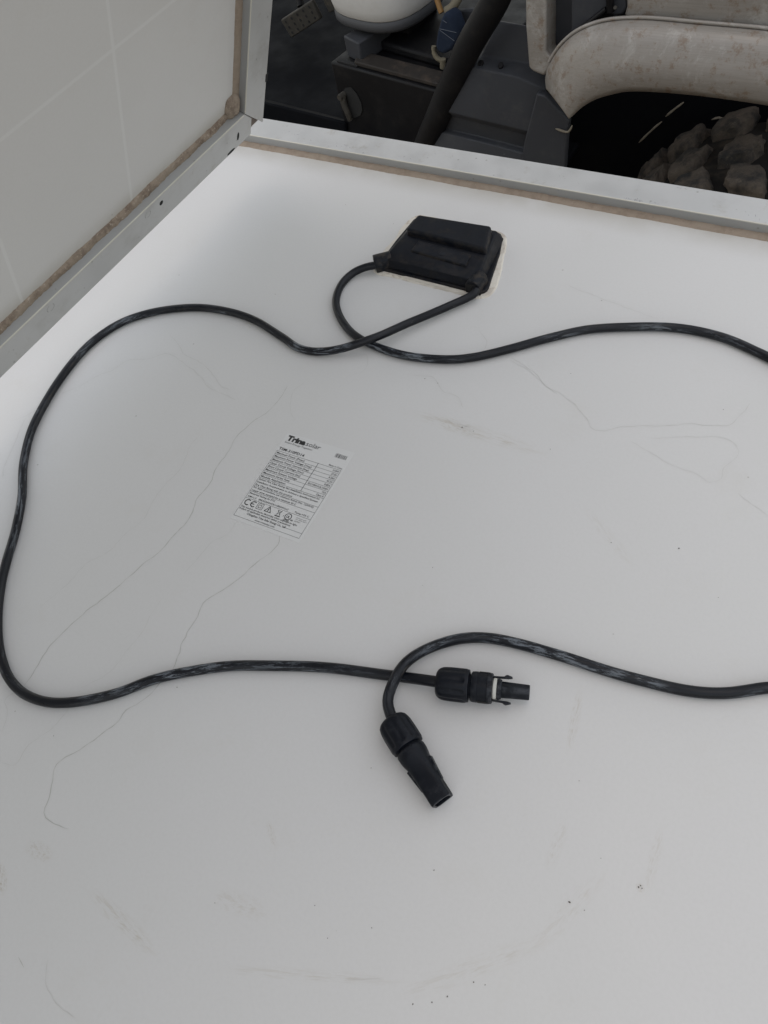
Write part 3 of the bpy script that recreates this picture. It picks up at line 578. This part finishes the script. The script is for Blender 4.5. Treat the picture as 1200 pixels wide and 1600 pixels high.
# silver fender
TOP = [(853, 139), (852, 121), (858, 97), (874, 72), (900, 49), (940, 33), (1000, 28), (1100, 36), (1200, 45), (1340, 64)]
BOT = [(889, 186), (897, 179), (912, 166), (932, 155), (955, 148), (985, 143), (1040, 145), (1110, 152), (1200, 165), (1340, 188)]
bd = Vector((.25, -.75, .61)).normalized()
K = 17
def pairloft(a, b, n):
    """matched Catmull-Rom on both rails"""
    oa = []; ob = []
    for src, out in ((a, oa), (b, ob)):
        pp = [src[0] * 2 - src[1]] + src + [src[-1] * 2 - src[-2]]
        for i in range(1, len(pp) - 2):
            for k in range(n):
                t = k / n; p0, p1, p2, p3 = pp[i - 1:i + 3]
                out.append(.5 * ((2 * p1) + (p2 - p0) * t + (2 * p0 - 5 * p1 + 4 * p2 - p3) * t * t + (3 * p1 - p0 - 3 * p2 + p3) * t ** 3))
        out.append(src[-1])
    return oa, ob
ta, ba = pairloft([PY(*p, 545) for p in TOP], [PY(*p, 505) for p in BOT], 5)
v = []; f = []
for i, (p, q) in enumerate(zip(ta, ba)):
    hgt = (p - q).length
    for k in range(K):
        t = k / (K - 1); bulge = .235 * hgt * (1 - abs(2 * t - 1) ** 3.2)
        v.append(p.lerp(q, t) + bd * bulge)
for i in range(len(ta) - 1):
    for k in range(K - 1): f.append((i * K + k, i * K + k + 1, (i + 1) * K + k + 1, (i + 1) * K + k))
build('fender', v, f, M['silver'], veh, smooth=50, solid=5, label='scuffed silver rear fender')
v, f, uv = tube(catmull([PY(*p, 544) + bd * 3 for p in TOP[2:]], 8), 2.6, 10); build('fender_lip', v, f, M['silver'], veh, smooth=60)
# body side above the fender: pillar, recess, upper panel, latch rod
build('body_pillar', *extr([PY(*p, 552) for p in ((820, -60), (821, 40), (826, 106), (833, 112), (850, 119), (866, 100), (868, 92), (858, 88), (853, 80), (853, -60))], (0, 45, -10)), M['silver'], veh, bevel=4, seg=3)
build('recess_panel', *extr([PY(*p, 590) for p in ((840, -60), (840, 110), (880, 100), (930, 60), (960, 30), (960, -60))], (0, 20, 0)), M['grey'], veh, bevel=1)
build('upper_body_panel', *extr([PY(*p, 556) for p in ((893, -60), (892, 62), (912, 44), (930, 31), (947, 16), (958, 24), (972, 23), (979, 12), (977, -5), (990, -60))], (0, 30, -8)), M['grey'], veh, bevel=3)
build('upper_body_panel', *extr([PY(*p, 553) for p in ((976, -60), (979, 10), (975, 24), (985, 34), (1100, 44), (1340, 74), (1340, -60))], (0, 40, -8)), M['silver'], veh, bevel=4, seg=3)
v, f, uv = tube([PY(953, -40, 548), PY(953, -5, 548), PY(954, 17, 552)], 6, 12); build('latch_rod', v, f, M['vblack'], veh, smooth=60)
build('latch_bolt', *extr(disc(PY(962, 12, 546), (0, -1, .4), 2.6), (0, -3, 1.5)), M['steel'], veh, bevel=.5)
v, f, uv = tube(catmull([PY(888, 62, 552), PY(912, 42, 550), PY(932, 26, 550), PY(947, 14, 552)], 6), 4, 8); build('fender_gasket', v, f, M['vblack'], veh, smooth=60)
# grey plastic side: rows of ledges (pixel row, depth)
RW = [((779, 33, 622), (800, 37, 620), (830, 42, 618), (870, 50, 618)), ((752, 86, 606), (790, 93, 604), (830, 100, 602), (870, 110, 602)), ((749, 90, 600), (790, 97, 598), (830, 104, 596), (870, 118, 596)),
      ((733, 104, 572), (770, 112, 570), (806, 120, 570), (852, 140, 574)), ((700, 175, 560), (760, 190, 558), (828, 206, 558), (884, 200, 566)), ((696, 179, 576), (756, 194, 574), (824, 211, 574), (884, 212, 580)),
      ((690, 200, 580), (752, 214, 578), (822, 232, 578), (882, 232, 582)), ((686, 206, 566), (748, 221, 564), (819, 240, 564), (880, 246, 572)), ((666, 246, 556), (740, 262, 554), (812, 280, 554), (876, 290, 562)), ((640, 330, 552), (730, 345, 550), (800, 360, 550), (870, 370, 560))]
v = [PY(*q) for r in RW for q in r]; f = [(i * 4 + j, i * 4 + j + 1, i * 4 + j + 5, i * 4 + j + 4) for i in range(len(RW) - 1) for j in range(3)]
build('side_panel', v, f, M['grey'], veh, bevel=2.0, solid=8, label='grey stepped side panel')
for (px, py) in ((752, 102), (783, 106)):
    p = PY(px, py - 3, 584); build('panel_bolt', *extr(disc(p, (0, -.7, .7), 5), (0, -3, 3)), M['vblack'], veh, bevel=1)
build('corner_panel', *extr([PY(*p, 556) for p in ((838, 146), (852, 150), (866, 166), (889, 190), (886, 215), (880, 300), (808, 300), (818, 225))], (0, 14, 0)), M['grey'], veh, bevel=3)
# roll bar
v, f, uv = tube(catmull([PY(800, -60, 575), PY(774, 0, 575), PY(734, 70, 575), PY(705, 133, 575), PY(681, 190, 575), (PY(664, 230, 575)), PY(640, 310, 575)], 14), 23, 20)
build('roll_bar', v, f, M['vblack'], veh, smooth=60)
# seat box: top edge level, front face dropping to the floor
ZT = -285
a, b = P(516, 97, ZT), P(712, 150, ZT); ax = (b - a).normalized(); inw = Vector((-ax.y, ax.x, 0)) 
sb = [a, b + ax * 30, b + ax * 30 + inw * 420, a + inw * 420]
build('seat_box', *prism([(q.x, q.y) for q in sb], -456, ZT), M['vblack'], veh, bevel=4, seg=3, label='black seat box with a recessed latch')
lip = [a + inw * 8 + ax * 60, b + inw * 8, b + inw * 46, a + inw * 46 + ax * 40]
build('box_lip', *prism([(q.x, q.y) for q in lip], ZT + .5, ZT + 9), plastic('dusty_lip', (0.03, 0.026, 0.023), .7, .6, (0.11, 0.08, 0.06), 20), veh, bevel=2)
up_ = [a + inw * 70 + ax * 75, b + inw * 60, b + inw * 330, a + inw * 330 + ax * 75]
build('seat_base', *prism([(q.x, q.y) for q in up_], ZT + .5, ZT + 20), M['vblack'], veh, bevel=6)
sl_ = a + inw * 30 + ax * 20
build('seat_slide', *prism([((sl_ + ax * i + inw * j).x, (sl_ + ax * i + inw * j).y) for i, j in ((0, 0), (50, -12), (62, 70), (22, 95))], ZT + .5, ZT + 40), M['grey'], veh, bevel=3)
build('slide_track', *prism([((a + ax * i + inw * j).x, (a + ax * i + inw * j).y) for i, j in ((14, 5), (68, 5), (68, 14), (14, 14))], ZT + .4, ZT + 3), M['hole'], veh)
# latch in the front face
fn = -inw
def onface(px, py, lift=0):
    d = ray(px, py); t = (a - CAM).dot(fn) / d.dot(fn); return CAM + d * t + fn * lift
oval = [onface(*q, .6) for q in ((540, 137), (549, 136), (558, 146), (565, 160), (567, 172), (564, 180), (554, 184), (543, 176), (536, 160), (535, 146))]
build('latch_recess', *extr(oval, fn * 1.2), M['hole'], veh, bevel=.4)
v, f, uv = tube(catmull([onface(539, 146, 8), onface(543, 160, 10), onface(548, 172, 10), onface(551, 184, 8)], 4), lambda t: 7 - 1.5 * t, 12); lt = build('latch_lever', v, f, M['steel'], veh, smooth=60)
v, f, uv = tube([onface(539, 146, 2), onface(539, 146, 18)], 6, 12); build('latch_pivot', v, f, M['steel'], veh, smooth=60)
# seat: rounded cushion over a dark rim
sc_ = PY(610, 14, 770); sc0 = sc_.copy()
def ringpts(c, ax_, by_, z, n=40, e=2.7):
    out = []
    for k in range(n):
        q = 2 * math.pi * k / n; cx, sx = math.cos(q), math.sin(q)
        u = ax_ * math.copysign(abs(cx) ** (2 / e), cx); w_ = by_ * math.copysign(abs(sx) ** (2 / e), sx)
        d = ax * u + inw * w_; out.append((c.x + d.x, c.y + d.y, z))
    return out
def stack(levels, c):
    v = []; f = []; n = 40
    for (a_, b_, z) in levels: v += ringpts(c, a_, b_, c.z + z)
    for i in range(len(levels) - 1):
        for k in range(n): f.append((i * n + k, i * n + (k + 1) % n, (i + 1) * n + (k + 1) % n, (i + 1) * n + k))
    f += [tuple(range(n - 1, -1, -1)), tuple(range((len(levels) - 1) * n, len(levels) * n))]; return v, f
st = build('seat', *stack([(96, 92, 22), (100, 96, 26), (103, 100, 42), (105, 102, 62), (104, 102, 84), (99, 96, 104), (84, 82, 116), (54, 54, 120)], sc_), M['seat'], veh, smooth=50, label='pale grey seat cushion')
build('seat_rim', *stack([(88, 82, 0), (97, 92, 3), (101, 97, 9), (101, 97, 19), (98, 94, 23)], sc_), M['rim'], st, smooth=50)
build('seat_leg', *prism([((sc_ + ax * i + inw * j).x, (sc_ + ax * i + inw * j).y) for i, j in ((-50, -20), (60, -20), (60, 70), (-50, 70))], ZT + 15, sc_.z + 2), M['vblack'], veh, bevel=4)
# pedals
def slab(px, Y, dY, th, name, mt):
    q = [PY(x, y, Y + dY * k) for (x, y), k in zip(px, (0, 1, 1, 0))]; nn = (q[1] - q[0]).cross(q[3] - q[0]).normalized()
    if nn.dot(CAM - q[0]) < 0: nn = -nn
    return build(name, *extr(q, -nn * th), M[mt], veh, bevel=3), q, nn
pd, q, nn = slab([(438, 32), (486, 1), (501, 30), (455, 60)], 1000, -20, 12, 'brake_pedal', 'steel')
for i in range(5):
    for j in range(3):
        c = q[0].lerp(q[1], .12 + .19 * i).lerp(q[3].lerp(q[2], .12 + .19 * i), .2 + .3 * j); build('pedal_hole', *extr(disc(c + nn * .2, nn, 3.4, 8), nn * .6), M['hole'], pd)
slab([(498, -12), (520, -22), (530, 14), (514, 21)], 1000, -10, 12, 'accelerator_pedal', 'steel')
v, f, uv = tube([PY(470, 10, 1000), PY(463, -40, 1040)], 9, 10); build('pedal_arm', v, f, M['vblack'], veh, smooth=60)
# seat-belt stalk: blue sleeve, tan bracket, amber strap
build('belt_sleeve', *extr([PY(*p, 660) for p in ((694, 18), (704, 26), (714, 52), (713, 66), (706, 78), (692, 86), (683, 82), (679, 72), (682, 52), (688, 30))], (10, 26, 0)), M['denim'], veh, bevel=6, seg=3)
for l in (((687, 45), (713, 51)), ((687, 47), (710, 64)), ((693, 32), (698, 36))):
    v, f, uv = tube([PY(*l[0], 658.6), PY(*l[1], 658.6)], .45, 6); build('stitching', v, f, M['thread'], veh)
v, f, uv = tube(catmull([PY(678, 72, 672), PY(678, 82, 670), PY(683, 91, 668), PY(691, 95, 668)], 4), 4.5, 10); build('belt_bracket', v, f, M['tan'], veh, smooth=60)
v, f, uv = tube([PY(692, 92, 662), PY(692, 106, 662)], 5.5, 12); build('belt_bolt', v, f, M['tan'], veh, smooth=60)
v, f, uv = tube(catmull([PY(680, -10, 700), PY(685, 6, 695), PY(690, 20, 690)], 4), 5, 10); build('amber_strap', v, f, M['amber'], veh, smooth=60)
v, f, uv = tube(catmull([PY(722, -14, 700), PY(712, 4, 690), PY(704, 14, 686), PY(697, 18, 684)], 4), 8, 10); build('belt_stalk', v, f, M['tan'], veh, smooth=60)
build('belt_anchor_panel', *extr([PY(*p, 700) for p in ((704, 18), (760, 14), (730, 80), (706, 78))], (0, 12, 0)), M['grey'], veh, bevel=3)

# tyre under the fender: carcass with mud-caked lugs
TR, TC = 300.0, None
pa, pb = PY(1012, 305, 520), PY(1105, 246, 540)
ztop = pb.z + 6; 
# circle of radius TR whose top is at ztop and which passes through pa
cz_ = ztop - TR; cx_ = pa.x + math.sqrt(max(1, TR ** 2 - (pa.z - cz_) ** 2)); TC = Vector((cx_, 0, cz_))
def tp(ang, r, y): return (TC.x + r * math.cos(ang), y, TC.z + r * math.sin(ang))
prof = [(470, 170), (462, 230), (470, 262), (490, 278), (540, 284), (640, 284), (690, 278), (710, 262), (718, 230), (710, 170)]
n = 72; v = []; f = []
for k in range(n):
    q = 2 * math.pi * k / n
    v += [tp(q, r, y) for y, r in prof]
for k in range(n):
    for j in range(len(prof)): f.append((k * len(prof) + j, k * len(prof) + (j + 1) % len(prof), ((k + 1) % n) * len(prof) + (j + 1) % len(prof), ((k + 1) % n) * len(prof) + j))
ty = build('tyre', v, f, M['carcass'], veh, smooth=50, label='muddy knobbly tyre under the silver fender')
rnd = random.Random(21); NL = 22
for k in range(NL):
    for side in range(3):
        q = 2 * math.pi * (k + (.5 if side == 1 else 0)) / NL + rnd.gauss(0, .01); da = 2 * math.pi / NL * .33; y0 = 470 + side * 84; y1 = y0 + 76; sk = (.05, -.03, -.05)[side]
        pts = []
        for (r, s) in ((272, 1.0), (302, .80)):
            for (u, y) in ((-1, y0 + 4), (1, y0 + (12 if side != 1 else 0)), (1.0, y1 - 4), (-.9, y1), (-1.25, (y0 + y1) / 2), (1.2, (y0 + y1) / 2)):
                pts.append(Vector(tp(q + da * u * s + sk * (y - y0) / 66, r + rnd.gauss(0, 1.5), y + (1 - s) * 30 * (1 if y < (y0 + y1) / 2 else -1))))
        hv, hf = hull(pts)
        if not .9 < q % (2 * math.pi) < 3.4: build('tread_lug', hv, hf, M['tyre'], ty, bevel=5); continue
        bm = bmesh.new(); bv = [bm.verts.new(x_) for x_ in hv]
        for x_ in hf: bm.faces.new([bv[i_] for i_ in x_])
        bmesh.ops.triangulate(bm, faces=bm.faces); bmesh.ops.subdivide_edges(bm, edges=bm.edges, cuts=3, use_grid_fill=True); bmesh.ops.smooth_vert(bm, verts=bm.verts, factor=.5, use_axis_x=True, use_axis_y=True, use_axis_z=True)
        cc = sum((x_.co for x_ in bm.verts), Vector()) / len(bm.verts)
        for x_ in bm.verts:                                    # caked mud
            dn = mnoise.noise(x_.co * .045) * 6 + mnoise.noise(x_.co * .14) * 4.5; x_.co += (x_.co - cc).normalized() * dn
        bm.verts.index_update(); build('tread_lug', [x_.co[:] for x_ in bm.verts], [tuple(y_.index for y_ in x_.verts) for x_ in bm.faces], M['tyre'], ty, smooth=60); bm.free()
build('wheel_hub', *lathe([(470, 30), (472, 120), (480, 172), (705, 172), (712, 60), (712, 20)], 32), M['steel'], veh, smooth=40)
wh = [o for o in COL.objects if o.name.startswith('wheel_hub')][0]
for q in wh.data.vertices:                                     # the lathe turns about X; stand it on the axle
    c = q.co + ORIGIN[veh.name] * MM; q.co = Vector((TC.x * MM + c.y, c.x, TC.z * MM + c.z)) - ORIGIN[veh.name] * MM
# straw caught in the wheel well
for l in (((998, 223), (1022, 200), (1034, 190)), ((1040, 182), (1052, 172), (1068, 160)), ((1112, 187), (1124, 184), (1138, 190)), ((868, 201), (888, 206), (894, 196))):
    v, f, uv = tube(catmull([PY(*q, 745) for q in l] if l[0][0] > 900 else [PY(*q, 552) for q in l], 5), lambda t: .8 + 1.5 * math.sin(math.pi * t) + .5 * math.sin(9 * t), 6)
    o = build('straw', v, f, M['straw'], None, smooth=60)
    tag(o, {998: 'long pale straw hanging in the dark wheel well, lower piece', 1040: 'pale straw hanging in the dark wheel well just below the fender edge', 1112: 'short flat straw bit in the wheel well above the tyre', 868: 'dry twig caught under the tip of the silver fender'}[l[0][0]], 'straw', 'straw caught around the wheel well')
